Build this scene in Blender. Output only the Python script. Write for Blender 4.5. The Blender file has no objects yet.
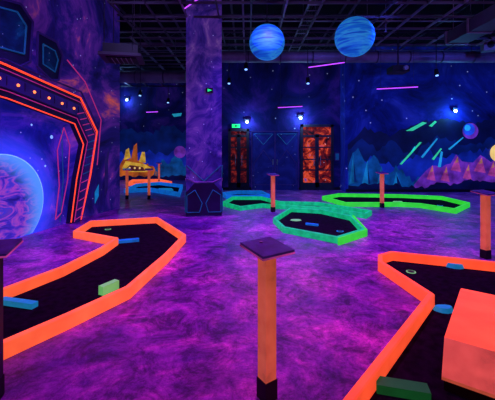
import bpy, math, random
from mathutils import Vector, Matrix
random.seed(7)
sc = bpy.context.scene
sc.view_settings.view_transform = 'Standard'
F = 330.0; CX = 247.5; HY = 150.0; H = 1.5

def lin(c):
    c = c/255.0
    return c/12.92 if c <= 0.04045 else ((c+0.055)/1.055)**2.4
def col(r, g, b): return (lin(r), lin(g), lin(b), 1)
LX0, LS = -5.05, 0.2                     # left wall: x = LX0 + LS*y
nl = Vector((1, -LS, 0)).normalized()
def lwp(D, z, off=0.0):
    return Vector((LX0+LS*D, D, z))+nl*off

# ---------------------------------------------------------------- materials
def pmat(name, c, em=0.0, ec=None, rough=0.6, metal=0.0, spec=0.3, noise=0.0, nscale=8):
    m = bpy.data.materials.new(name); m.use_nodes = True
    nt = m.node_tree; b = nt.nodes['Principled BSDF']
    b.inputs['Roughness'].default_value = rough
    b.inputs['Metallic'].default_value = metal
    b.inputs['Specular IOR Level'].default_value = spec
    ec = ec or c
    tc = nt.nodes.new('ShaderNodeTexCoord')
    n = nt.nodes.new('ShaderNodeTexNoise'); n.inputs['Scale'].default_value = nscale
    n.inputs['Detail'].default_value = 6
    nt.links.new(tc.outputs['Object'], n.inputs['Vector'])
    def shade(cc, sock):
        r = nt.nodes.new('ShaderNodeValToRGB')
        r.color_ramp.elements[0].position = 0.3; r.color_ramp.elements[1].position = 0.7
        k = 1-noise
        r.color_ramp.elements[0].color = (cc[0]*k, cc[1]*k, cc[2]*k, 1)
        r.color_ramp.elements[1].color = (min(1,cc[0]*(1+noise*.6)), min(1,cc[1]*(1+noise*.6)), min(1,cc[2]*(1+noise*.6)), 1)
        nt.links.new(n.outputs['Fac'], r.inputs['Fac']); nt.links.new(r.outputs['Color'], sock)
    shade(c, b.inputs['Base Color'])
    if em > 0:
        shade(ec, b.inputs['Emission Color']); b.inputs['Emission Strength'].default_value = em
    return m

def galaxy(name, stops, em=0.5, scale=0.5, stars=5.0, distort=1.5, starstr=.7, seed=0.0, halo=None):
    m = bpy.data.materials.new(name); m.use_nodes = True
    nt = m.node_tree; b = nt.nodes['Principled BSDF']; L = nt.links.new
    b.inputs['Roughness'].default_value = 0.75; b.inputs['Specular IOR Level'].default_value = 0.15
    tc = nt.nodes.new('ShaderNodeTexCoord')
    mp = nt.nodes.new('ShaderNodeMapping'); mp.inputs['Location'].default_value = (seed, seed*1.3, seed*.7)
    L(tc.outputs['Object'], mp.inputs['Vector'])
    n = nt.nodes.new('ShaderNodeTexNoise'); n.inputs['Scale'].default_value = scale
    n.inputs['Detail'].default_value = 11; n.inputs['Roughness'].default_value = 0.66
    n.inputs['Distortion'].default_value = distort
    L(mp.outputs['Vector'], n.inputs['Vector'])
    r = nt.nodes.new('ShaderNodeValToRGB')
    els = r.color_ramp.elements
    els[0].position = stops[0][0]; els[0].color = stops[0][1]
    els[1].position = stops[-1][0]; els[1].color = stops[-1][1]
    for p, c in stops[1:-1]:
        e = els.new(p); e.color = c
    L(n.outputs['Fac'], r.inputs['Fac'])
    v = nt.nodes.new('ShaderNodeTexVoronoi'); v.inputs['Scale'].default_value = stars
    L(mp.outputs['Vector'], v.inputs['Vector'])
    sr = nt.nodes.new('ShaderNodeValToRGB')
    sr.color_ramp.elements[0].position = 0.03; sr.color_ramp.elements[0].color = (starstr*.6, starstr*.7, starstr, 1)
    sr.color_ramp.elements[1].position = 0.085; sr.color_ramp.elements[1].color = (0, 0, 0, 1)
    L(v.outputs['Distance'], sr.inputs['Fac'])
    def add(a, c):
        mx = nt.nodes.new('ShaderNodeMix'); mx.data_type = 'RGBA'; mx.blend_type = 'ADD'; mx.inputs[0].default_value = 1.0
        L(a, mx.inputs[6]); L(c, mx.inputs[7]); return mx.outputs[2]
    out = add(r.outputs['Color'], sr.outputs['Color'])
    if halo:                                  # painted aura round a painted planet
        g = nt.nodes.new('ShaderNodeNewGeometry'); d = nt.nodes.new('ShaderNodeVectorMath'); d.operation = 'DISTANCE'
        d.inputs[1].default_value = halo[0]; L(g.outputs['Position'], d.inputs[0])
        hr = nt.nodes.new('ShaderNodeValToRGB'); hr.color_ramp.interpolation = 'EASE'
        hr.color_ramp.elements[0].position = halo[1]/2; hr.color_ramp.elements[0].color = halo[3]
        hr.color_ramp.elements[1].position = halo[2]/2; hr.color_ramp.elements[1].color = (0, 0, 0, 1)
        ml = nt.nodes.new('ShaderNodeMath'); ml.operation = 'MULTIPLY'; ml.inputs[1].default_value = .5
        L(d.outputs['Value'], ml.inputs[0]); L(ml.outputs[0], hr.inputs['Fac'])
        out = add(out, hr.outputs['Color'])
    L(out, b.inputs['Base Color']); L(out, b.inputs['Emission Color'])
    b.inputs['Emission Strength'].default_value = em
    return m

def banded(name, stops, em, scale=3.0, dist=0.6, msc=(.25, .25, 1.6), rim=None):
    m = bpy.data.materials.new(name); m.use_nodes = True
    nt = m.node_tree; b = nt.nodes['Principled BSDF']; L = nt.links.new
    b.inputs['Roughness'].default_value = 0.6; b.inputs['Specular IOR Level'].default_value = 0.2
    tc = nt.nodes.new('ShaderNodeTexCoord')
    mp = nt.nodes.new('ShaderNodeMapping'); mp.inputs['Scale'].default_value = msc; mp.inputs['Rotation'].default_value = (0.1, 0.22, 0)
    L(tc.outputs['Object'], mp.inputs['Vector'])
    n = nt.nodes.new('ShaderNodeTexNoise'); n.inputs['Scale'].default_value = scale; n.inputs['Detail'].default_value = 5
    n.inputs['Distortion'].default_value = dist
    L(mp.outputs['Vector'], n.inputs['Vector'])
    r = nt.nodes.new('ShaderNodeValToRGB'); els = r.color_ramp.elements
    els[0].position = stops[0][0]; els[0].color = stops[0][1]
    els[1].position = stops[-1][0]; els[1].color = stops[-1][1]
    for p, c in stops[1:-1]:
        e = els.new(p); e.color = c
    L(n.outputs['Fac'], r.inputs['Fac']); out = r.outputs['Color']
    if rim:
        g = nt.nodes.new('ShaderNodeNewGeometry'); d = nt.nodes.new('ShaderNodeVectorMath'); d.operation = 'DISTANCE'
        d.inputs[1].default_value = rim[0]; L(g.outputs['Position'], d.inputs[0])
        mr = nt.nodes.new('ShaderNodeMapRange'); mr.interpolation_type = 'SMOOTHSTEP'
        mr.inputs[1].default_value = rim[1]; mr.inputs[2].default_value = rim[2]; L(d.outputs['Value'], mr.inputs[0])
        mx = nt.nodes.new('ShaderNodeMix'); mx.data_type = 'RGBA'; L(mr.outputs[0], mx.inputs[0]); L(out, mx.inputs[6]); mx.inputs[7].default_value = rim[3]
        out = mx.outputs[2]
    L(out, b.inputs['Base Color']); L(out, b.inputs['Emission Color'])
    b.inputs['Emission Strength'].default_value = em
    return m

M = {}
M['orange'] = pmat('fluorescent_orange_wood', col(255, 120, 80), 1.02, col(250, 96, 48), noise=.25, nscale=4)
M['orange2'] = pmat('fluorescent_red_wood', col(255, 100, 66), 1.0, col(250, 80, 42), noise=.22, nscale=4)
M['peach'] = pmat('fluorescent_peach_post', col(235, 120, 90), .42, col(240, 108, 74), noise=.3, nscale=9)
M['green'] = pmat('fluorescent_green_wood', col(60, 225, 60), .8, col(50, 225, 50), noise=.25)
M['teal'] = pmat('fluorescent_teal_wood', col(20, 200, 120), .65, col(14, 200, 115), noise=.3)
M['bluewood'] = pmat('fluorescent_blue_wood', col(20, 120, 220), .5, col(16, 120, 215), noise=.25)
M['cyan'] = pmat('fluorescent_cyan_paint', col(20, 150, 200), .42, col(20, 150, 200), noise=.2)
M['palegreen'] = pmat('fluorescent_pale_green_paint', col(120, 220, 120), .5, col(120, 225, 120), noise=.2)
M['dkgreen'] = pmat('green_paint', col(20, 110, 50), .3, noise=.2)
M['carpet'] = pmat('black_course_carpet', (.010, .006, .016, 1), rough=.95, spec=.03, noise=.6, nscale=14)
M['black'] = pmat('black_paint', (.008, .007, .012, 1), rough=.6, noise=.3)
M['dark'] = pmat('dark_metal', (.03, .025, .045, 1), rough=.5, metal=.2, noise=.3, nscale=3)
M['ceil'] = pmat('black_ceiling_paint', (.010, .009, .016, 1), rough=.9, spec=.05, noise=.3, nscale=2)
M['duct'] = pmat('galvanised_duct', (.26, .20, .32, 1), rough=.5, metal=.2, noise=.6, nscale=1.5)
M['strut'] = pmat('black_strut', (.08, .06, .11, 1), rough=.6, noise=.6, nscale=1)
M['grey'] = pmat('grey_plastic', (.25, .25, .3, 1), rough=.5, noise=.1)
M['board'] = pmat('score_board_purple', col(70, 50, 130), .10, col(70, 46, 150), rough=.4, noise=.4, nscale=14)
M['led_red'] = pmat('orange_led', col(255, 70, 35), 1.4, col(250, 68, 36))
M['led_or'] = pmat('orange_bulb', col(255, 120, 60), 2.4, col(255, 120, 60))
M['led_pink'] = pmat('pink_neon', col(190, 50, 130), .5, col(200, 50, 130))
M['led_pur'] = pmat('violet_tube', col(200, 90, 255), 1.6, col(190, 70, 245))
M['white_l'] = pmat('lamp_lens', (1, 1, 1, 1), 9.0, (.55, .85, 1, 1))
M['lens_v'] = pmat('violet_lens', (.5, .2, 1, 1), 2.0, (.35, .08, 1, 1))
M['lens_b'] = pmat('blue_lens', (.2, .4, 1, 1), 2.0, (.2, .4, 1, 1))
M['exit'] = pmat('exit_sign_green', col(40, 220, 110), 1.2, col(30, 220, 110))
M['navy'] = pmat('navy_panel', col(22, 15, 56), .14, col(26, 18, 84), noise=.5, nscale=2)
M['navy2'] = pmat('navy_panel_light', col(44, 28, 100), .22, col(50, 26, 125), noise=.4, nscale=3)
M['tline'] = pmat('teal_line_paint', col(20, 90, 140), .35, col(20, 90, 150), noise=.3)
M['winblue'] = galaxy('painted_window', [(.3, col(4, 4, 22)), (.55, col(8, 30, 80)), (.75, col(10, 90, 140))], .35, 1.2, 9)
PC = lwp(5.32, .60)
M['portal'] = galaxy('portal_space', [(.3, col(6, 6, 54)), (.46, col(18, 22, 135)), (.58, col(70, 36, 175)), (.72, col(190, 80, 160))], .55, .8, 5, halo=(tuple(PC), .8, 1.35, (.03, .07, .7, 1)))
M['planet'] = banded('painted_planet', [(.3, col(30, 22, 120)), (.44, col(70, 50, 190)), (.52, col(170, 80, 190)), (.6, col(60, 60, 200)), (.72, col(110, 60, 170))], .55, 2.2, 1.6, (.9, .9, 1.9), rim=(tuple(lwp(5.0, .42)), .72, 1.16, col(90, 180, 255)))
M['wall_l'] = galaxy('galaxy_wall_left', [(.34, col(8, 8, 46)), (.47, col(34, 20, 110)), (.57, col(90, 36, 145)), (.68, col(225, 95, 90))], .42, .6, 5)
M['wall_b'] = galaxy('galaxy_wall_back', [(.32, col(3, 4, 30)), (.53, col(12, 14, 84)), (.72, col(54, 28, 130))], .3, .5, 3, seed=4)
M['wall_r'] = galaxy('galaxy_wall_right', [(.32, col(4, 7, 52)), (.52, col(10, 22, 118)), (.72, col(40, 54, 185))], .4, .5, 3, seed=9)
M['colm'] = galaxy('galaxy_column', [(.3, col(16, 12, 66)), (.47, col(52, 32, 125)), (.6, col(96, 56, 150)), (.74, col(150, 110, 170))], .36, 1.6, 6, seed=2)
M['globe'] = banded('planet_globe_blue', [(.3, col(14, 56, 190)), (.43, col(20, 108, 220)), (.52, col(50, 160, 235)), (.6, col(20, 96, 215)), (.72, col(20, 70, 200))], .46, 6)
M['glow1'] = pmat('painted_rim_light', col(150, 210, 255), .8, col(130, 190, 255), noise=.2)

def floor_mat():
    m = bpy.data.materials.new('stained_concrete'); m.use_nodes = True
    nt = m.node_tree; b = nt.nodes['Principled BSDF']; L = nt.links.new
    tc = nt.nodes.new('ShaderNodeTexCoord')
    def nz(s, d, r, di=0.0):
        n = nt.nodes.new('ShaderNodeTexNoise'); n.inputs['Scale'].default_value = s; n.inputs['Detail'].default_value = d
        n.inputs['Roughness'].default_value = r; n.inputs['Distortion'].default_value = di
        L(tc.outputs['Object'], n.inputs['Vector']); return n
    n = nz(.9, 12, .74, .8); n2 = nz(3.5, 12, .82, .6); n3 = nz(18, 8, .85)
    def ramp(src, p0, c0, p1, c1, mid=None):
        r = nt.nodes.new('ShaderNodeValToRGB'); e = r.color_ramp.elements
        e[0].position = p0; e[0].color = c0; e[1].position = p1; e[1].color = c1
        if mid: x = e.new(mid[0]); x.color = mid[1]
        L(src.outputs['Fac'], r.inputs['Fac']); return r.outputs['Color']
    def mul(a, c, blend='MULTIPLY'):
        mx = nt.nodes.new('ShaderNodeMix'); mx.data_type = 'RGBA'; mx.blend_type = blend; mx.inputs[0].default_value = 1
        L(a, mx.inputs[6]); L(c, mx.inputs[7]); return mx.outputs[2]
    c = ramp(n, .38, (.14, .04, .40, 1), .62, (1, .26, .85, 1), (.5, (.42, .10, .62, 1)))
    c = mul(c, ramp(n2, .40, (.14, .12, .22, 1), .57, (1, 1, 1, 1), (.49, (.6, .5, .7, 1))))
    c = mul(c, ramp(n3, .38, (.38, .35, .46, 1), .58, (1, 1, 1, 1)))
    L(c, b.inputs['Base Color'])
    rr = nt.nodes.new('ShaderNodeMapRange'); rr.inputs[3].default_value = .28; rr.inputs[4].default_value = .6
    L(n2.outputs['Fac'], rr.inputs[0]); L(rr.outputs[0], b.inputs['Roughness'])
    b.inputs['Specular IOR Level'].default_value = .45
    bp = nt.nodes.new('ShaderNodeBump'); bp.inputs['Strength'].default_value = .2; bp.inputs['Distance'].default_value = .02
    L(n2.outputs['Fac'], bp.inputs['Height']); L(bp.outputs['Normal'], b.inputs['Normal'])
    return m
M['floor'] = floor_mat()

# ---------------------------------------------------------------- mesh builder
class B:
    def __init__(s, name): s.n = name; s.v = []; s.f = []; s.mi = []; s.ms = []; s.sm = []
    def mat(s, k):
        if k not in s.ms: s.ms.append(k)
        return s.ms.index(k)
    def face(s, pts, k, smooth=False):
        i = len(s.v); s.v += [tuple(p) for p in pts]; s.f.append(list(range(i, i+len(pts)))); s.mi.append(s.mat(k)); s.sm.append(smooth)
    def mesh(s, vs, fs, k, smooth=False):
        i = len(s.v); s.v += [tuple(p) for p in vs]
        for f in fs: s.f.append([i+a for a in f]); s.mi.append(s.mat(k)); s.sm.append(smooth)
    def prism(s, pts, z0, z1, k):
        n = len(pts)
        vs = [(p[0], p[1], z0) for p in pts]+[(p[0], p[1], z1) for p in pts]
        fs = [list(range(n))[::-1], list(range(n, 2*n))]+[[i, (i+1) % n, n+(i+1) % n, n+i] for i in range(n)]
        s.mesh(vs, fs, k)
    def box(s, c, d, k, rz=0, rx=0, bev=0.0):
        R = Matrix.Rotation(rz, 3, 'Z') @ Matrix.Rotation(rx, 3, 'X')
        x, y, z = d[0]/2, d[1]/2, d[2]/2
        vs = [Vector(c)+R @ Vector((a*x, b*y, e*z)) for e in (-1, 1) for a, b in ((-1, -1), (1, -1), (1, 1), (-1, 1))]
        s.mesh(vs, [[3, 2, 1, 0], [4, 5, 6, 7], [0, 1, 5, 4], [1, 2, 6, 5], [2, 3, 7, 6], [3, 0, 4, 7]], k)
    def cyl(s, p0, p1, r, k, n=10, r2=None, smooth=True):
        p0 = Vector(p0); p1 = Vector(p1); r2 = r if r2 is None else r2
        a = (p1-p0).normalized(); u = a.orthogonal().normalized(); w = a.cross(u)
        vs = []
        for p, rr in ((p0, r), (p1, r2)):
            for i in range(n):
                t = 2*math.pi*i/n; vs.append(p+u*math.cos(t)*rr+w*math.sin(t)*rr)
        s.mesh(vs, [[i, (i+1) % n, n+(i+1) % n, n+i] for i in range(n)], k, smooth)
        s.mesh(vs, [list(range(n))[::-1], list(range(n, 2*n))], k)
    def tube(s, path, r, k, closed=False, n=6):
        q = list(path)+([path[0]] if closed else [])
        for a, b in zip(q, q[1:]):
            if (Vector(a)-Vector(b)).length > 1e-4: s.cyl(a, b, r, k, n)
    def sphere(s, c, r, k, seg=32, rings=20, sz=1.0):
        vs = []; fs = []
        for j in range(rings+1):
            ph = math.pi*j/rings
            for i in range(seg):
                t = 2*math.pi*i/seg
                vs.append((c[0]+r*math.sin(ph)*math.cos(t), c[1]+r*math.sin(ph)*math.sin(t), c[2]+r*sz*math.cos(ph)))
        for j in range(rings):
            for i in range(seg):
                fs.append([j*seg+i, (j+1)*seg+i, (j+1)*seg+(i+1) % seg, j*seg+(i+1) % seg])
        s.mesh(vs, fs, k, True)
    def curb(s, pts, w, h, k, z0=0.0):
        P = [Vector((p[0], p[1])) for p in pts]; n = len(P)
        area = sum(P[i].x*P[(i+1) % n].y-P[(i+1) % n].x*P[i].y for i in range(n))
        if area < 0: P = P[::-1]
        def off(d):
            o = []
            for i in range(n):
                a = (P[i]-P[i-1]).normalized(); b = (P[(i+1) % n]-P[i]).normalized()
                na = Vector((-a.y, a.x)); nb = Vector((-b.y, b.x))
                m = (na+nb); 
                if m.length < .3: m = na
                m.normalize(); c = max(.4, m.dot(na)); o.append(P[i]+m*(d/c))
            return o
        e = .008
        rings = [(off(0), z0), (off(0), z0+h-e), (off(e), z0+h), (off(w-e), z0+h), (off(w), z0+h-e), (off(w), z0)]
        vs = [(p.x, p.y, z) for r, z in rings for p in r]; fs = []
        for j in range(len(rings)):
            jn = (j+1) % len(rings)
            for i in range(n):
                fs.append([j*n+i, j*n+(i+1) % n, jn*n+(i+1) % n, jn*n+i])
        s.mesh(vs, fs, k)
        return off(w*.5)
    def done(s, keep_origin=False):
        me = bpy.data.meshes.new(s.n)
        if keep_origin: o = Vector((0, 0, 0))
        else:
            xs = [v[0] for v in s.v]; ys = [v[1] for v in s.v]; zs = [v[2] for v in s.v]
            o = Vector(((min(xs)+max(xs))/2, (min(ys)+max(ys))/2, min(zs)))
        me.from_pydata([(v[0]-o.x, v[1]-o.y, v[2]-o.z) for v in s.v], [], s.f)
        for k in s.ms: me.materials.append(M[k])
        for p, i, sm in zip(me.polygons, s.mi, s.sm): p.material_index = i; p.use_smooth = sm
        me.update()
        ob = bpy.data.objects.new(s.n, me); ob.location = o
        sc.collection.objects.link(ob)
        return ob

# survey helpers: measured photo points -> metres on the floor / on a wall
def fl(u, v, z=0.0):
    D = F*(H-z)/(v-HY); return ((u-CX)/F*D, D)
def bw(u, v, D):                         # wall facing the camera at depth D
    return ((u-CX)/F*D, 1.5+(HY-v)/F*D)
def lw(u, v, off=0.0):
    D = -LX0/(LS-(u-CX)/F)
    return lwp(D, 1.5+(HY-v)/F*D, off)

# ---------------------------------------------------------------- room shell
CH = 5.2
YB = 12.4; YR = 11.8; YF = 16.5; XR = 9.3; XF = -9.0; XS = -1.5; YN = -2.0
fp = [(LX0+LS*YN, YN), (XR, YN), (XR, YR), (3.49, YR), (3.49, YB), (XS, YB), (XS, YF), (XF, YF), (XF, 8.6), (LX0+LS*8.6, 8.6)]
b = B('floor'); b.prism(fp, -.1, 0, 'floor'); b.done()
b = B('ceiling'); b.prism(fp, CH, CH+.1, 'ceil'); b.done()
def wall(name, a, c, k, th=.12):
    a = Vector(a); c = Vector(c); d = (c-a).normalized(); n = Vector((d.y, -d.x))*th   # outward = right of a->c
    bb = B(name); bb.prism([a, c, c+n, a+n], 0, CH, k); return bb.done()
wall('wall_left', (LX0+LS*8.6, 8.6), (LX0+LS*YN, YN), 'wall_l')
wall('wall_left_return', (XF, 8.6), (LX0+LS*8.6-.14, 8.6), 'wall_b')
wall('wall_left_far', (XF, YF), (XF, 8.6), 'wall_b')
wall('wall_back_far', (XS, YF), (XF, YF), 'wall_b')
wall('wall_back_step', (XS, YB+.12), (XS, YF), 'wall_b', .12)
wall('wall_back', (3.49, YB), (XS, YB), 'wall_b')
wall('wall_back_right', (XR, YR), (3.49, YR), 'wall_r', .6)
wall('wall_right', (XR, YN), (XR, YR), 'wall_r')
wall('wall_front', (LX0+LS*YN, YN), (XR, YN), 'wall_b')

# baseboards
b = B('baseboard_back'); b.box(((3.49+XS)/2, YB-.012, .05), (3.49-XS-.05, .02, .1), 'black'); b.done()
b = B('baseboard_right'); b.box(((3.49+XR)/2, YR-.012, .05), (XR-3.49-.05, .02, .1), 'black'); b.done()

# ---------------------------------------------------------------- left wall: spaceship portal
b = B('spaceship_portal')
outer = [(.6, 0), (.3, .95), (.1, 1.9), (.7, 2.75), (3.6, 3.08), (5.32, 2.86), (6.99, 2.6), (7.52, 1.92), (7.3, .95), (7.0, 0)]
inner = [(1.0, 0), (.75, .9), (.65, 1.6), (1.0, 2.15), (3.6, 2.5), (5.32, 2.33), (6.82, 2.04), (7.08, 1.62), (6.88, .9), (6.72, 0)]
def strip(b, o, i, off0, off1, k):
    n = len(o)
    for j in range(n-1):
        A = [lwp(*o[j], off1), lwp(*o[j+1], off1), lwp(*i[j+1], off1), lwp(*i[j], off1)]
        C = [lwp(*o[j], off0), lwp(*o[j+1], off0), lwp(*i[j+1], off0), lwp(*i[j], off0)]
        b.mesh(A+C, [[0, 1, 2, 3], [4, 7, 6, 5], [0, 4, 5, 1], [2, 6, 7, 3], [1, 5, 6, 2], [3, 7, 4, 0]], k)
def lerp(o, i, t): return [(a[0]*(1-t)+c[0]*t, a[1]*(1-t)+c[1]*t) for a, c in zip(o, i)]
strip(b, outer, inner, .005, .12, 'navy')
strip(b, lerp(outer, inner, .3), lerp(outer, inner, .7), .12, .17, 'navy2')
b.tube([lwp(p[0], max(p[1], .03), .13) for p in outer], .018, 'led_red')
b.tube([lwp(p[0], max(p[1], .03), .13) for p in inner], .012, 'led_red')
b.tube([lwp(p[0], max(p[1], .03), .16) for p in lerp(outer, inner, .80)], .008, 'led_pink')
b.tube([lwp(p[0], max(p[1], .03), .16) for p in lerp(outer, inner, .18)], .008, 'led_pink')
mid = lerp(outer, inner, .5)
for j in range(3, 6):
    a, c = mid[j], mid[j+1]; L = math.dist(a, c); n = int(L/.3)
    for i in range(n):
        t = (i+.5)/n; p = lwp(a[0]*(1-t)+c[0]*t, a[1]*(1-t)+c[1]*t, .175)
        b.sphere(p, .026, 'led_or', 8, 6)
        q0 = lwp(a[0]*(1-t)+c[0]*t+.13, a[1]*(1-t)+c[1]*t-.08, .175); q1 = lwp(a[0]*(1-t)+c[0]*t+.13, a[1]*(1-t)+c[1]*t+.06, .175)
        b.tube([q0, q1], .006, 'black')
for j in range(6, 9):       # side plating with ribs
    a, c = mid[j], mid[j+1]
    for t in (.1, .3, .5, .7, .9):
        D = a[0]*(1-t)+c[0]*t; z = a[1]*(1-t)+c[1]*t
        b.tube([lwp(D-.1, z-.02, .175), lwp(D+.1, z+.03, .175)], .009, 'tline' if j % 2 else 'led_pink')
# mural inside the portal
b.face([lwp(*p, .006) for p in inner], 'portal')
def ldisc(b, cD, cz, r, off, k, n=56):
    pts = [lwp(cD+r*math.cos(2*math.pi*i/n), max(.01, cz+r*math.sin(2*math.pi*i/n)), off) for i in range(n)]
    b.face(pts, k)
ldisc(b, 5.328, .606, .832, .012, 'glow1')
ldisc(b, 5.315, .598, .825, .018, 'planet')
ldisc(b, 6.35, 1.75, .035, .012, 'glow1', 12)
ldisc(b, 5.9, 1.95, .02, .012, 'glow1', 12)
ldisc(b, 6.2, 1.2, .02, .012, 'glow1', 12)
# pink elongated neon outline at the side of the portal
el = [(6.62, 1.95), (6.78, 1.6), (6.72, .9), (6.55, .25), (6.4, .15), (6.5, .8), (6.45, 1.5)]
b.tube([lwp(p[0], p[1], .05) for p in el], .010, 'led_pink', True)
b.tube([lwp(6.52, .08, .05), lwp(6.6, .9, .05), lwp(6.56, 1.9, .05)], .008, 'tline')
b.done()

b = B('painted_ship_windows')
def hexframe(pts, k='tline', fill='winblue', t=.022, o=.012):
    P = [lw(u, v, o) for u, v in pts]
    b.face(P, fill); b.tube([p+nl*.006 for p in P], t, k, True)
hexframe([(-40, -12), (20, 4), (32, 22), (29, 62), (20, 66), (-40, 46)], 'navy2', 'navy')
hexframe([(-36, -2), (16, 12), (25, 26), (23, 54), (-36, 38)], 'tline', 'winblue', .016, .02)
hexframe([(37, 32), (56, 42), (62, 56), (58, 80), (50, 80), (36, 66)], 'navy2', 'navy')
hexframe([(42, 44), (54, 51), (57, 60), (54, 72), (42, 64)], 'tline', 'winblue', .012, .02)
b.tube([lw(0, 58, .03), lw(36, 74, .03), lw(80, 92, .03), lw(97, 128, .03), lw(90, 180, .03), lw(80, 219, .03)], .02, 'navy2')
b.tube([lw(66, 60, .03), lw(84, 82, .03), lw(100, 120, .03), lw(96, 165, .03)], .012, 'led_pink')
b.face([lw(94, 192, .02), lw(98, 184, .02), lw(98, 196, .02), lw(94, 204, .02)], 'cyan')
b.face([lw(104, 160, .02), lw(108, 150, .02), lw(107, 190, .02), lw(104, 196, .02)], 'navy2')
b.done()

# ---------------------------------------------------------------- murals on camera-facing walls
def mm(k, n, c, e, s=2.5, no=.7): M[k] = pmat(n, c, e, c, noise=no, nscale=s)
mm('m_teal', 'mural_teal', col(8, 80, 140), .48); mm('m_teal2', 'mural_teal_light', col(16, 120, 165), .5)
mm('m_dteal', 'mural_dark_teal', col(6, 30, 96), .42, 1.5); mm('m_ddteal', 'mural_deep_navy', col(6, 14, 64), .34, 1.5)
mm('m_blue', 'mural_blue', col(18, 46, 165), .52, 1.2); mm('m_blue2', 'mural_blue_light', col(34, 80, 210), .55, 1.5)
mm('m_green', 'mural_green', col(60, 230, 150), .6, no=.3); mm('m_cyan', 'mural_cyan', col(40, 180, 220), .5, no=.3)
mm('m_pur', 'mural_purple', col(120, 50, 170), .5, 3); mm('m_pink', 'mural_pink', col(195, 70, 150), .52, 3)
mm('m_ochre', 'mural_ochre', col(200, 130, 100), .5, 3); mm('m_yel', 'mural_yellow', col(255, 205, 110), .85, no=.2)
mm('m_or', 'mural_orange', col(205, 100, 25), .5, 2, .8); mm('m_or2', 'mural_gold', col(250, 175, 50), .62, 3); mm('m_brown', 'mural_brown', col(110, 50, 40), .4, 3)
def shape(b, pts, D, lay, k):
    zm = .11 if D < 13 else .002
    b.face([(bw(u, v, D)[0], D-.006*lay, max(zm, bw(u, v, D)[1])) for u, v in pts], k)
def disc(b, u, v, r, D, lay, k, n=28):
    shape(b, [(u+r*math.cos(2*math.pi*i/n), v+r*math.sin(2*math.pi*i/n)) for i in range(n)], D, lay, k)
def ridge(b, prof, base, D, lay, k, amp=3.0, st=3.0):
    """jagged painted mountain silhouette following a profile"""
    pts = []
    for (u0, v0), (u1, v1) in zip(prof, prof[1:]):
        n = max(1, int((u1-u0)/st))
        for i in range(n):
            t = i/n; pts.append((u0+(u1-u0)*t+random.uniform(-.6, .6), v0+(v1-v0)*t+random.uniform(-amp, amp)))
    pts.append(prof[-1])
    for (ua, va), (ub, vb) in zip(pts, pts[1:]):
        if ub > ua: shape(b, [(ua, base), (ua, va), (ub, vb), (ub, base)], D, lay, k)
b = B('alien_landscape_mural'); D = YR
ridge(b, [(348, 146), (365, 128), (390, 136), (420, 122), (450, 118), (475, 124), (503, 112)], 190, D, 1, 'm_ddteal', 2)
ridge(b, [(348, 152), (362, 138), (376, 150), (392, 142), (410, 156), (440, 136), (470, 146), (503, 134)], 190, D, 2, 'm_dteal', 3)
ridge(b, [(348, 170), (370, 158), (392, 166), (410, 158), (425, 150), (440, 158), (470, 150), (503, 150)], 190, D, 3, 'm_blue', 3.5)
disc(b, 470, 131, 8, D, 3, 'm_pur'); disc(b, 468.5, 129.5, 6, D, 4, 'm_blue2'); disc(b, 467, 128, 3, D, 4.6, 'm_cyan')
ridge(b, [(348, 168), (352, 150), (358, 148), (366, 164), (374, 156), (384, 174), (396, 166), (412, 180), (424, 178)], 190, D, 4, 'm_teal', 3)
for p in ([(349, 184), (353, 154), (356, 182)], [(361, 186), (367, 160), (370, 184)], [(376, 187), (381, 166), (386, 188)], [(392, 188), (396, 172), (402, 188)]):
    shape(b, p, D, 5, 'm_teal2'); 
    shape(b, [(p[1][0], p[1][1]+2), (p[2][0], p[2][1]), (p[1][0]+1, p[2][1])], D, 5.5, 'm_dteal')
# purple crested creature / rock massif
ridge(b, [(414, 184), (420, 176), (426, 170), (432, 165), (440, 167), (450, 164), (456, 155), (462, 162), (472, 163), (480, 156), (490, 162), (503, 154)], 190, D, 6, 'm_pur', 1.0, 4)
for u, v, w in ((432, 165, 6), (446, 166, 6), (457, 156, 7), (468, 164, 6), (481, 157, 8), (493, 161, 6)):
    shape(b, [(u-w, v+14), (u-w*.5, v+6), (u, v), (u+w*.2, v+7), (u+w*.5, v+16)], D, 6.5, 'm_pink'); shape(b, [(u-w*.4, v+7), (u, v+.5), (u+w*.1, v+6)], D, 7, 'm_ochre')
ridge(b, [(424, 188), (436, 181), (450, 185), (470, 179), (503, 184)], 190.5, D, 8, 'm_ddteal', 1.5)
ridge(b, [(348, 186), (380, 182), (405, 186), (424, 188)], 190.5, D, 8, 'm_ddteal', 2)
disc(b, 498, 153, 9, D, 7.5, 'm_yel')
shape(b, [(399, 164), (419, 142), (421, 142.5), (401, 164.5)], D, 9, 'm_green')
shape(b, [(405, 131), (422, 122), (426, 123), (412, 131)], D, 9, 'm_green')
shape(b, [(420, 157), (436, 138), (437, 139), (422, 158)], D, 9, 'm_cyan')
shape(b, [(431, 159), (440, 148), (441, 149), (433, 160)], D, 9, 'm_green')
shape(b, [(447, 149), (462, 137), (462.6, 138), (449, 150)], D, 9, 'm_cyan')
shape(b, [(428, 126), (434, 121), (436, 122), (431, 127)], D, 9, 'm_green')
shape(b, [(437, 167), (440, 151), (442, 152), (440, 167)], D, 9, 'm_cyan')
shape(b, [(410, 152), (414, 146), (415, 147), (412, 152)], D, 9, 'm_cyan')
b.done()
b = B('golden_spaceship_wreck_mural'); D = YF
ridge(b, [(100, 142), (125, 130), (150, 134), (165, 124), (186, 132), (202, 140)], 180, D, 1, 'm_dteal', 3)
ridge(b, [(100, 158), (140, 150), (165, 156), (185, 146), (202, 158)], 180, D, 2, 'm_blue', 3)
ridge(b, [(118, 172), (121, 164), (124, 157), (128, 160), (133, 158), (143, 163), (152, 166), (158, 172)], 180, D, 3, 'm_or', 1.2, 2)
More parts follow.
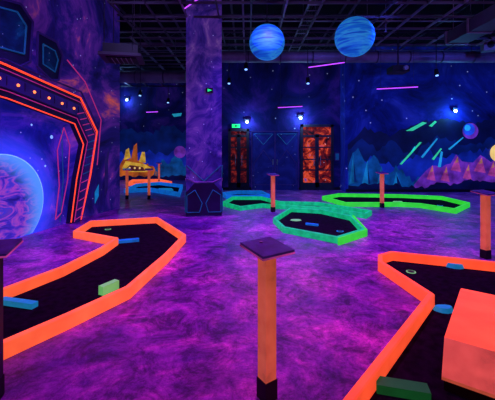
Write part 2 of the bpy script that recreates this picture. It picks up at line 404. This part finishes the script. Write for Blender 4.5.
shape(b, [(124, 160), (126, 150), (129, 148), (131, 158)], D, 4, 'm_or2')
shape(b, [(131, 160), (134, 146), (137, 143), (138, 160)], D, 4, 'm_or')
shape(b, [(139, 162), (142, 152), (145, 152), (146, 163)], D, 4, 'm_or2')
shape(b, [(122, 168), (126, 161), (145, 164), (153, 169), (148, 172), (126, 172)], D, 5, 'm_or2')
shape(b, [(126, 169), (130, 165), (143, 167), (146, 171), (128, 171)], D, 6, 'm_brown')
for u in (130, 135, 140): disc(b, u, 168, 1, D, 7, 'm_yel', 10)
ridge(b, [(152, 177), (162, 158), (170, 164), (176, 152), (184, 166), (194, 177)], 180, D, 3, 'm_teal', 2, 2)
ridge(b, [(100, 176), (202, 176)], 180, D, 7.5, 'm_ddteal', 1.2)
disc(b, 180, 152, 6, D, 4, 'm_pur')
shape(b, [(172, 114), (182, 113), (181, 116), (174, 117)], D, 4, 'm_cyan')
b.done()

# ---------------------------------------------------------------- doors
M['redglow'] = galaxy('door_glass_red', [(.38, col(20, 6, 20)), (.5, col(120, 22, 24)), (.6, col(235, 80, 35)), (.7, col(30, 70, 150))], .75, 2.6, 4, seed=3)
M['redglow2'] = galaxy('door_glass_dark_red', [(.35, col(10, 4, 20)), (.52, col(70, 14, 28)), (.68, col(170, 46, 40))], .5, 3.2, 4, seed=6)
M['doorblue'] = galaxy('painted_blue_door', [(.3, col(10, 14, 70)), (.55, col(22, 28, 112)), (.8, col(40, 46, 150))], .28, 1.2, 5, seed=5)
def door_glazed(name, x0, x1, top, k):
    b = B(name); y = YB-.04; w = x1-x0
    for x in (x0+.05, x1-.05): b.box((x, y, top/2), (.1, .07, top), 'dark')
    b.box(((x0+x1)/2, y, top-.05), (w, .07, .1), 'dark')
    b.box(((x0+x1)/2, y, 2.02), (w-.16, .06, .08), 'dark')
    b.box(((x0+x1)/2, y, .14), (w-.16, .06, .28), 'dark')
    b.box(((x0+x1)/2, y+.02, top/2), (w-.14, .02, top-.1), k)
    b.box(((x0+x1)/2, y, 1.1), (.14, .06, 2.0), 'dark')
    for zz in (.75, 1.15, 1.6): b.box(((x0+x1)/2, y, zz), (w-.16, .05, .05), 'dark')
    for s in (-1, 1):
        b.cyl(((x0+x1)/2+s*.12, y-.07, .9), ((x0+x1)/2+s*.12, y-.07, 1.3), .015, 'grey', 8)
        for zz in (.95, 1.25): b.cyl(((x0+x1)/2+s*.12, y-.07, zz), ((x0+x1)/2+s*.12, y-.02, zz), .01, 'grey', 6)
    b.done()
door_glazed('door_1', -.72, .06, 2.3, 'redglow2')
door_glazed('door_3', 1.98, 3.22, 2.46, 'redglow')
b = B('door_2'); x0, x1 = .16, 1.9; y = YB-.03
b.box(((x0+x1)/2, y, 1.1), (x1-x0, .04, 2.2), 'doorblue')
for x in (x0, (x0+x1)/2, x1): b.box((x, y-.03, 1.1), (.03, .03, 2.2), 'navy2')
b.box(((x0+x1)/2, y-.03, 2.2), (x1-x0+.03, .03, .03), 'navy2')
for s in (0, 1):
    xa = x0+.08+s*(x1-x0)/2; xb = xa+(x1-x0)/2-.16; xm = (xa+xb)/2
    b.tube([(xa, y-.03, .2), (xa, y-.03, 1.0), (xm, y-.03, 1.5), (xb, y-.03, 1.0), (xb, y-.03, .2)], .009, 'navy2', True)
    b.tube([(xa, y-.03, 2.1), (xm, y-.03, 1.7), (xb, y-.03, 2.1)], .009, 'tline', True)
for s in (-1, 1): b.box(((x0+x1)/2+s*.08, y-.06, 1.05), (.03, .05, .2), 'grey')
b.done()
b = B('exit_sign'); cx, cz = bw(236, 126, YB)
b.box((cx, YB-.03, cz), (.3, .05, .13), 'exit'); b.box((cx, YB-.06, cz), (.05, .01, .08), 'black'); b.box((cx+.08, YB-.06, cz), (.08, .01, .03), 'black'); b.done()
b = B('notice_frame')
b.box((3.36, YB-.02, 1.25), (.16, .03, .3), 'navy2'); b.box((3.36, YB-.04, 1.25), (.12, .01, .24), 'm_teal'); b.done()

# ---------------------------------------------------------------- column
b = B('painted_column')
cc = Vector((-1.03, 7.85)); hw = .4; ang = .12
def rot(p, a=ang): return Vector((cc.x+p[0]*math.cos(a)-p[1]*math.sin(a), cc.y+p[0]*math.sin(a)+p[1]*math.cos(a)))
b.prism([rot(p) for p in ((-hw, -hw), (hw, -hw), (hw, hw), (-hw, hw))], 0, CH, 'colm')
def colface(pts, k, off):
    for q in range(4):
        a = ang+q*math.pi/2
        P = []
        for x, z in pts:
            r = rot((x, -hw-off), a); P.append((r.x, r.y, z))
        yield P
for P in colface([(-.4, .02), (.4, .02), (.4, .55), (.22, .75), (-.22, .75), (-.4, .55)], 'navy2', .012): b.face(P, 'navy')
for P in colface([(-.38, .1), (-.1, .1), (-.04, .3), (-.2, .6), (-.38, .48)], '', .02): b.tube(P, .009, 'tline', True)
for P in colface([(.38, .1), (.1, .1), (.04, .3), (.2, .6), (.38, .48)], '', .02): b.tube(P, .009, 'tline', True)
for P in colface([(-.38, 1.15), (0, .8), (.38, 1.15)], '', .012): b.tube(P, .010, 'tline')
for P in colface([(-.38, .86), (-.2, .78), (.2, .78), (.38, .86)], '', .012): b.tube(P, .010, 'm_pur')
b.done()
b = B('exit_arrow_sign'); r = rot((.12, -hw-.02)); z = 1.5+60/330*7.4
b.box((r.x, r.y, z), (.16, .03, .11), 'black', ang); r = rot((.12, -hw-.04)); b.face([(r.x-.04, r.y-.004, z-.035), (r.x+.06, r.y-.004, z), (r.x-.04, r.y-.004, z+.035)], 'exit'); b.done()

# ---------------------------------------------------------------- golf courses
def course(name, pts, k, w=.07, h=.12):
    b = B(name); ins = b.curb(pts, w, h, k, .001)
    b.face([(p.x, p.y, .012) for p in ins], 'carpet')
    return b
def putt_hole(b, x, y, r=.055, k='cyan'):
    n = 20
    b.prism([(x+r*1.4*math.cos(t*2*math.pi/n), y+r*1.4*math.sin(t*2*math.pi/n)) for t in range(n)], .012, .018, k)
    b.prism([(x+r*math.cos(t*2*math.pi/n), y+r*math.sin(t*2*math.pi/n)) for t in range(n)], .018, .020, 'black')
def stone(b, x, y, r, k, h=.05):
    n = 12; top = []; bot = []
    for t in range(n):
        a = t*2*math.pi/n; rr = r*(1+.12*math.sin(3*a)); bot.append((x+rr*math.cos(a), y+rr*.6*math.sin(a), .012)); top.append((x+rr*.8*math.cos(a), y+rr*.48*math.sin(a), .012+h))
    b.mesh(bot+top, [list(range(n, 2*n))]+[[i, (i+1) % n, n+(i+1) % n, n+i] for i in range(n)], k)

b = course('orange_golf_course', [fl(-60, 391), fl(0, 362), fl(70, 329), fl(130, 299), fl(168, 263), fl(186, 242), fl(158, 223), fl(90, 227), fl(73, 238), fl(114, 246), fl(100, 256), fl(60, 277), fl(0, 301), fl(-60, 324)], 'orange', .055, .125)
x, y = fl(18, 307); b.box((x, y, .04), (.4, .07, .05), 'cyan', -.25)
x, y = fl(126, 243); b.box((x, y, .035), (.4, .08, .045), 'bluewood', .35)
x, y = fl(109, 293); b.box((x, y, .06), (.07, .2, .09), 'palegreen', -.5)
x, y = fl(108, 230); putt_hole(b, x, y, .04, k='palegreen')
b.done()

b = course('green_golf_course', [fl(273, 223), fl(283, 233), fl(338, 244), fl(365, 235), fl(352, 221), fl(322, 214), fl(290, 212)], 'teal', .055, .11)
x, y = fl(296, 221); stone(b, x, y, .12, 'palegreen', .02)
x, y = fl(340, 232); putt_hole(b, x, y, .045)
b.box((*fl(312, 226), .03), (.25, .05, .04), 'bluewood', -.5)
P = [fl(338.5, 245.3), fl(366.5, 236), fl(353, 220.5)]      # bright lime boards on the right end
for a, c in zip(P, P[1:]):
    a = Vector(a); c = Vector(c); d = c-a
    b.box(((a.x+c.x)/2, (a.y+c.y)/2, .058), (d.length, .03, .116), 'green', math.atan2(d.y, d.x))
b.done()
b = course('lime_golf_course', [fl(322, 200), fl(338, 197), fl(400, 198), fl(442, 200), fl(470, 207), fl(456, 214), fl(420, 208), (4.0, 8.7), fl(345, 207)], 'green', .06, .12)
x, y = fl(398, 203.5); stone(b, x, y, .15, 'palegreen'); x, y = fl(440, 206); putt_hole(b, x, y, .05); b.done()
b = course('teal_golf_course', [fl(222, 206), fl(232, 200), fl(262, 200), fl(280, 205), fl(318, 206), fl(372, 215), fl(366, 219), fl(330, 212), fl(292, 210), fl(262, 208), fl(240, 211)], 'teal', .06, .11)
b.done()
b = course('blue_golf_course', [fl(222, 196), fl(236, 194), fl(262, 194), fl(270, 198), fl(250, 199.0), fl(226, 199.3)], 'bluewood', .08, .12); b.done()
b = course('blue_golf_course', [fl(124, 193), fl(136, 187), fl(160, 185), fl(183, 188), fl(180, 197), fl(150, 192)], 'bluewood', .09, .14)
x, y = fl(165, 191); stone(b, x, y, .3, 'cyan', .08); b.done()
b = course('orange_golf_course', [fl(126, 186), fl(132, 182), fl(160, 181.5), fl(172, 184), fl(150, 184.4)], 'orange', .09, .12); b.done()

b = course('red_golf_course', [(1.95, 4.5), (1.72, 4.35), (1.62, 4.1), (1.73, 3.17), (.28, 1.55), (1.5, .45), (3.5, 2.6), (4.3, 3.6)], 'orange2', .055, .125)
x, y = fl(411, 273); putt_hole(b, x, y, .04, k='palegreen')
x, y = fl(456, 268); stone(b, x, y, .12, 'cyan')
x, y = fl(444, 312); stone(b, x, y, .09, 'cyan', .04)
x, y = fl(402, 395); b.box((x, y, .04), (.3, .09, .055), 'dkgreen', -.25)
b.done()

# ramp
b = B('orange_golf_ramp')
N = Vector((1.2, 2.04)); dl = Vector((.59, .81)).normalized(); dp = Vector((dl.y, -dl.x)); W = .62; L = 1.85
prof = [(0, .1), (.16, .27), (L*.9, .06), (L, .02)]
def rp(l, w, z): p = N+dl*l+dp*w; return (p.x, p.y, z)
for (l0, z0), (l1, z1) in zip(prof, prof[1:]):
    b.mesh([rp(l0, 0, z0), rp(l0, W, z0), rp(l1, W, z1), rp(l1, 0, z1), rp(l0, 0, z0-.02 if z0 > .05 else .013), rp(l0, W, z0-.02 if z0 > .05 else .013), rp(l1, W, max(.013, z1-.02)), rp(l1, 0, max(.013, z1-.02))],
           [[0, 1, 2, 3], [7, 6, 5, 4], [0, 4, 5, 1], [1, 5, 6, 2], [2, 6, 7, 3], [3, 7, 4, 0]], 'peach' if l0 == 0 else 'orange2')
for w in (.01, W-.01):
    b.face([rp(0.02, w, .013), rp(.02, w, .09), rp(.16, w, .25), rp(L*.9, w, .045), rp(L, w, .013)], 'black')
b.face([rp(.02, .01, .013), rp(.02, W-.01, .013), rp(.02, W-.01, .09), rp(.02, .01, .09)], 'black')
b.done()

# ---------------------------------------------------------------- scorecard posts
def post(x, y, rz, s=1.0, lit='peach', k='board'):
    b = B('scorecard_post'); h = .88
    b.box((x, y, .06), (.09*s, .09*s, .12), 'black', rz)
    b.box((x, y, .12+(h-.12)/2), (.08*s, .08*s, h-.12), lit, rz)
    b.box((x, y, h+.003), (.11*s, .11*s, .02), 'dark', rz)
    b.box((x, y, h+.03), (.235*s, .235*s, .018), k, rz, .12)
    b.box((x, y, h+.02), (.24*s, .24*s, .010), 'm_pink', rz, .12)
    R = Matrix.Rotation(rz, 3, 'Z'); q = R @ Vector((0, .06, 0))
    b.cyl((x+q.x, y+q.y, h+.045), (x+q.x, y+q.y, h+.052), .012, 'grey', 8)
    return b.done()
post(.118, 2.0, .6)
post(*fl(273, 211.8), .4, .95)
post(*fl(382, 207.5), .2, .95)
post(*fl(485.5, 258), .3, 1.05)
post(-1.53, 1.98, .25, 1, 'dark')
post(*fl(159, 183.2), .3)
post(*fl(127, 199), .3)
post(*fl(149, 199), .3)

# ---------------------------------------------------------------- hanging planets
def globe(u, v, D, r):
    b = B('hanging_planet_globe'); x = (u-CX)/F*D; z = 1.5+(HY-v)/F*D
    b.sphere((x, D, z), r, 'globe', 48, 32)
    b.cyl((x, D, z+r-.01), (x, D, z+r+.06), .05, 'dark', 12)
    b.cyl((x, D, z+r+.05), (x, D, CH-.0), .012, 'dark', 8)
    ob = b.done(); return ob
globe(267, 42.5, 7.3, .39)
globe(354.5, 37, 7.0, .41)

# ---------------------------------------------------------------- ceiling services
b = B('ceiling_joist_grid')
yy = 1.0
while yy < 11.8:
    b.box((2.6, yy, 4.98), (13.2, .06, .03), 'strut'); b.box((2.6, yy, 4.82), (13.2, .05, .025), 'duct')
    x = -3.9
    while x < 9.0:
        b.tube([(x, yy, 4.83), (x+.2, yy, 4.97), (x+.4, yy, 4.83)], .009, 'strut', n=4); x += .4
    yy += 1.25
for x in [-3.2, -2, -.4, .9, 2.4, 3.9, 5.4, 7, 8.4]:
    b.box((x, 6.3, 5.06), (.05, 11, .04), 'strut')
b.done()
b = B('ceiling_lattice_grid')       # suspended open-cell frame
y = 2.4
while y < 9.6:
    b.box((3.0, y, 4.5), (11.6, .03, .05), 'strut'); y += .72
x = -2.8
while x < 8.9:
    b.box((x, 5.9, 4.5), (.03, 7.1, .05), 'duct' if random.random() < .35 else 'strut'); x += .72
for x in (-2.8, .08, 2.96, 5.84, 8.72):
    for y in (2.4, 5.28, 8.16): b.cyl((x, y, 4.5), (x, y, CH), .007, 'duct', 5)
b.done()
b = B('ceiling_cable_tray')
for x in (1.35, 1.65): b.box((x, 6, 4.72), (.02, 10.5, .05), 'duct')
y = 1.0
while y < 11: b.box((1.5, y, 4.71), (.3, .03, .015), 'duct'); y += .3
for y in (2, 5, 8, 11): b.cyl((1.35, y, 4.72), (1.35, y, CH), .006, 'duct', 5); b.cyl((1.65, y, 4.72), (1.65, y, CH), .006, 'duct', 5)
for i in range(4): b.cyl((1.4+i*.06, .8, 4.74), (1.4+i*.06, 11.2, 4.74), .015, 'black', 6)
b.done()
b = B('ventilation_duct')
b.cyl((-1.2, 10.3, 4.4), (8.9, 10.3, 4.4), .17, 'duct', 20)
for x in range(-1, 9): b.cyl((x, 10.3, 4.4), (x+.04, 10.3, 4.4), .185, 'strut', 20)
for x in (-1, 1, 4, 7): b.cyl((x, 10.3, 4.5), (x, 10.3, CH), .01, 'dark', 6)
b.done()
b = B('ventilation_duct')
b.box((5.2, 5.3, 4.28), (.5, 6.0, .28), 'strut')
for y in (2.6, 3.8, 5, 6.2, 7.4, 8.2): b.box((5.2, y, 4.28), (.56, .04, .33), 'duct')
for y in (3, 6, 8): b.cyl((4.99, y, 4.3), (4.99, y, CH), .01, 'duct', 6); b.cyl((5.41, y, 4.3), (5.41, y, CH), .01, 'duct', 6)
b.done()
b = B('sprinkler_pipe')
for x in (-.1, 3.35, 7.5):
    b.cyl((x, 1, 4.65), (x, 11.7, 4.65), .022, 'duct', 8)
    for y in (3, 5.5, 8, 9.8): b.cyl((x, y, 4.65), (x, y, 4.38), .012, 'duct', 6); b.cyl((x, y, 4.65), (x, y, CH), .006, 'duct', 5); b.cyl((x, y, 4.38), (x, y, 4.36), .03, 'duct', 8)
b.cyl((-3.2, 9.75, 4.62), (8.9, 9.75, 4.62), .03, 'duct', 8)
b.done()
# far-left ceiling services
b = B('ceiling_joist_grid')
for y in (9.5, 10.5, 11.5, 12.5, 13.5, 14.5, 15.5): b.box((-5.2, y, 4.5), (7.0, .05, .05), 'strut'); b.box((-5.2, y, 4.9), (7.0, .05, .03), 'duct')
for x in (-8, -7.2, -6.4, -5.6, -4.8, -4, -3.2, -2.4): b.box((x, 12.5, 4.58), (.05, 7, .05), 'duct')
for x in (-8, -5.6, -2.4): b.cyl((x, 11, 4.6), (x, 11, CH), .01, 'duct', 6)
b.done()
b = B('ventilation_duct'); b.cyl((-8.5, 11.8, 4.1), (-2.2, 11.8, 4.1), .2, 'duct', 20)
for x in (-7, -6, -5, -4, -3): b.cyl((x, 11.8, 4.1), (x+.04, 11.8, 4.1), .22, 'strut', 20); b.cyl((x+.02, 11.8, 4.2), (x+.02, 11.8, CH), .01, 'dark', 6)
b.done()

# LED tubes
def tube_light(u, v, D, ln, rz=.0):
    b = B('violet_tube_light'); x = (u-CX)/F*D; z = 1.5+(HY-v)/F*D
    d = Vector((math.cos(rz), math.sin(rz), 0))*ln/2; c = Vector((x, D, z))
    b.cyl(c-d, c+d, .013, 'led_pur', 8)
    b.cyl(c-d*1.02+Vector((0, 0, .03)), c+d*1.02+Vector((0, 0, .03)), .018, 'dark', 8)
    for s in (-.8, .8): b.cyl(c+d*s+Vector((0, 0, .03)), (c.x+d.x*s, c.y+d.y*s, CH), .004, 'dark', 5)
    b.done()
tube_light(191, 4, 6.9, .62, -.9)
tube_light(326, 65, 9.0, 1.0, -.55)
tube_light(290, 107, 11.2, .85, -.4)
tube_light(397, 88, 9.6, 1.1, -.3)
tube_light(152, 112, 12.5, .5, -.3)
# small pendant spot heads among the steelwork
for u, v, D in ((140, 96, 11.5), (168, 103, 13.5), (229, 84, 10.8), (308, 84, 10.0), (437, 76, 9.4), (246, 70, 9.2)):
    b = B('ceiling_spotlight'); x, z = bw(u, v, D)
    b.cyl((x, D, z+.02), (x, D+.05, z+.2), .07, 'black', 12, .05); b.cyl((x, D-.004, z+.005), (x, D, z+.02), .04, 'lens_b', 12)
    b.cyl((x, D+.04, z+.18), (x, D+.04, CH), .012, 'dark', 6); b.done()

# cassette air vent
b = B('air_vent_cassette'); c = (-2.72, 7.2, 3.5)
b.box(c, (.85, .75, .06), 'strut', .2); b.box((c[0], c[1], c[2]-.04), (.6, .5, .03), 'black', .2)
b.box((c[0], c[1], c[2]+.13), (.7, .6, .2), 'dark', .2)
for i in range(5): b.box((c[0]-.2+i*.1, c[1], c[2]-.06), (.015, .48, .015), 'duct', .2)
for sx in (-.3, .3):
    for sy in (-.25, .25): b.cyl((c[0]+sx, c[1]+sy, c[2]+.1), (c[0]+sx, c[1]+sy, CH), .01, 'dark', 6)
b.done()
# projector
b = B('ceiling_projector'); x, z = bw(398, 70, 9.0)
b.box((x, 9, z), (.45, .4, .16), 'black'); b.cyl((x+.1, 8.8, z), (x+.1, 8.72, z), .06, 'grey', 14); b.cyl((x, 9, z+.08), (x, 9, CH), .025, 'dark', 8); b.box((x, 9, z+.1), (.2, .2, .04), 'dark')
b.done()
b = B('wall_speaker'); x, z = bw(489, 46, 9.5)
b.box((x, 9.5, z), (.34, .26, .3), 'grey', -.3); b.cyl((x-.04, 9.37, z), (x-.045, 9.355, z), .09, 'black', 16); b.cyl((x, 9.5, z+.15), (x, 9.5, CH), .02, 'dark', 8); b.done()

# ---------------------------------------------------------------- lamps
def spot_lamp(loc, tgt, c, power, ang=120, name='black_light_spot', lens='lens_v', size=.12):
    loc = Vector(loc); d = (Vector(tgt)-loc).normalized()
    b = B(name)
    b.cyl(loc-d*.26, loc-d*.05, .07, 'black', 14, .09); b.cyl(loc-d*.05, loc-d*.03, .095, 'dark', 14); b.cyl(loc-d*.04, loc-d*.025, .075, lens, 14)
    if loc.z > 3.2: b.cyl(loc-d*.15, (loc.x-d.x*.15, loc.y-d.y*.15, CH), .012, 'black', 6)
    ob = b.done()
    l = bpy.data.lights.new('lamp', 'SPOT'); l.energy = power; l.color = c; l.spot_size = math.radians(ang); l.spot_blend = 1; l.shadow_soft_size = size
    lo = bpy.data.objects.new('lamp', l); sc.collection.objects.link(lo)
    lo.rotation_euler = (-d).to_track_quat('Z', 'Y').to_euler(); lo.location = loc-ob.location; lo.parent = ob
V = (.28, .06, 1.0); MG = (1.0, .04, .62); BL = (.08, .12, 1.0)
spot_lamp((0.3, 3.6, 4.4), (.1, 3.8, 0), MG, 480, 90)
spot_lamp((-1.6, 1.4, 4.4), (-1.5, 2.4, 0), (.7, .05, .7), 150, 110)
spot_lamp((1.6, 1.2, 4.4), (1.3, 2.6, 0), (.6, .04, .8), 190, 110)
spot_lamp((-1.8, 5.2, 4.4), (-2, 5.4, 0), (.45, .05, 1), 480, 110)
spot_lamp((2.2, 5.6, 4.4), (2.2, 6.0, 0), (.6, .05, 1), 520, 110)
spot_lamp((6.1, 4.2, 4.3), (5.6, 5.2, 0), (.28, .05, 1), 500, 120)
spot_lamp((0.45, 6.3, 4.35), (.6, 8.2, 0), V, 600, 115)
spot_lamp((7.0, 6.4, 4.4), (6.6, 10.5, 1.2), BL, 520, 110)
spot_lamp((3.0, 6.4, 4.4), (2.5, 11.5, 1.0), BL, 340, 100)
spot_lamp((-6.5, 11.0, 4.2), (-4.5, 14.5, 0.5), BL, 520, 120)
spot_lamp((-2.9, 4.6, 4.4), (-4.3, 5.0, 1.5), (.3, .1, 1), 190, 110)
# unseen uplights, added only to brighten the ceiling steelwork
spot_lamp((0.2, 4.6, 3.95), (.8, 8.6, 4.9), (.5, .3, 1), 60, 130, 'added_ceiling_fill_spot')
spot_lamp((4.2, 4.4, 3.9), (4.8, 8.4, 4.9), (.5, .3, 1), 60, 130, 'added_ceiling_fill_spot')
spot_lamp((-2.2, 5.2, 3.95), (-3.6, 11, 4.6), (.4, .3, 1), 60, 110, 'added_ceiling_fill_spot')
def wall_lamp(u, v, D, power, c):
    x, z = bw(u, v, D); b = B('wall_lamp')
    b.box((x, D+.03, z+.06), (.16, .12, .1), 'dark'); b.sphere((x, D-.03, z), .05, 'white_l', 14, 10); b.cyl((x, D-.02, z+.02), (x, D-.0, z+.1), .03, 'dark', 8)
    ob = b.done()
    l = bpy.data.lights.new('bulb', 'POINT'); l.energy = power; l.color = c; l.shadow_soft_size = .05
    lo = bpy.data.objects.new('bulb', l); sc.collection.objects.link(lo); lo.location = Vector((x, D-.16, z-.04))-ob.location; lo.parent = ob
wall_lamp(247, 122, YB-.09, 35, (.25, .6, 1)); wall_lamp(300.5, 118, YB-.09, 45, (.25, .65, 1)); wall_lamp(455, 111, YR-.09, 45, (.1, .5, 1))
wall_lamp(127, 100, YF-.09, 40, (.2, .5, 1))

w = bpy.data.worlds.new('World'); sc.world = w; w.use_nodes = True
w.node_tree.nodes['Background'].inputs[0].default_value = (.01, .005, .03, 1)

cam = bpy.data.cameras.new('camera'); co = bpy.data.objects.new('camera', cam); sc.collection.objects.link(co)
cam.sensor_width = 36; cam.lens = 24; cam.shift_y = -50/495; cam.clip_start = .05
co.location = (0, 0, H); co.rotation_euler = (math.pi/2, 0, 0)
sc.camera = co
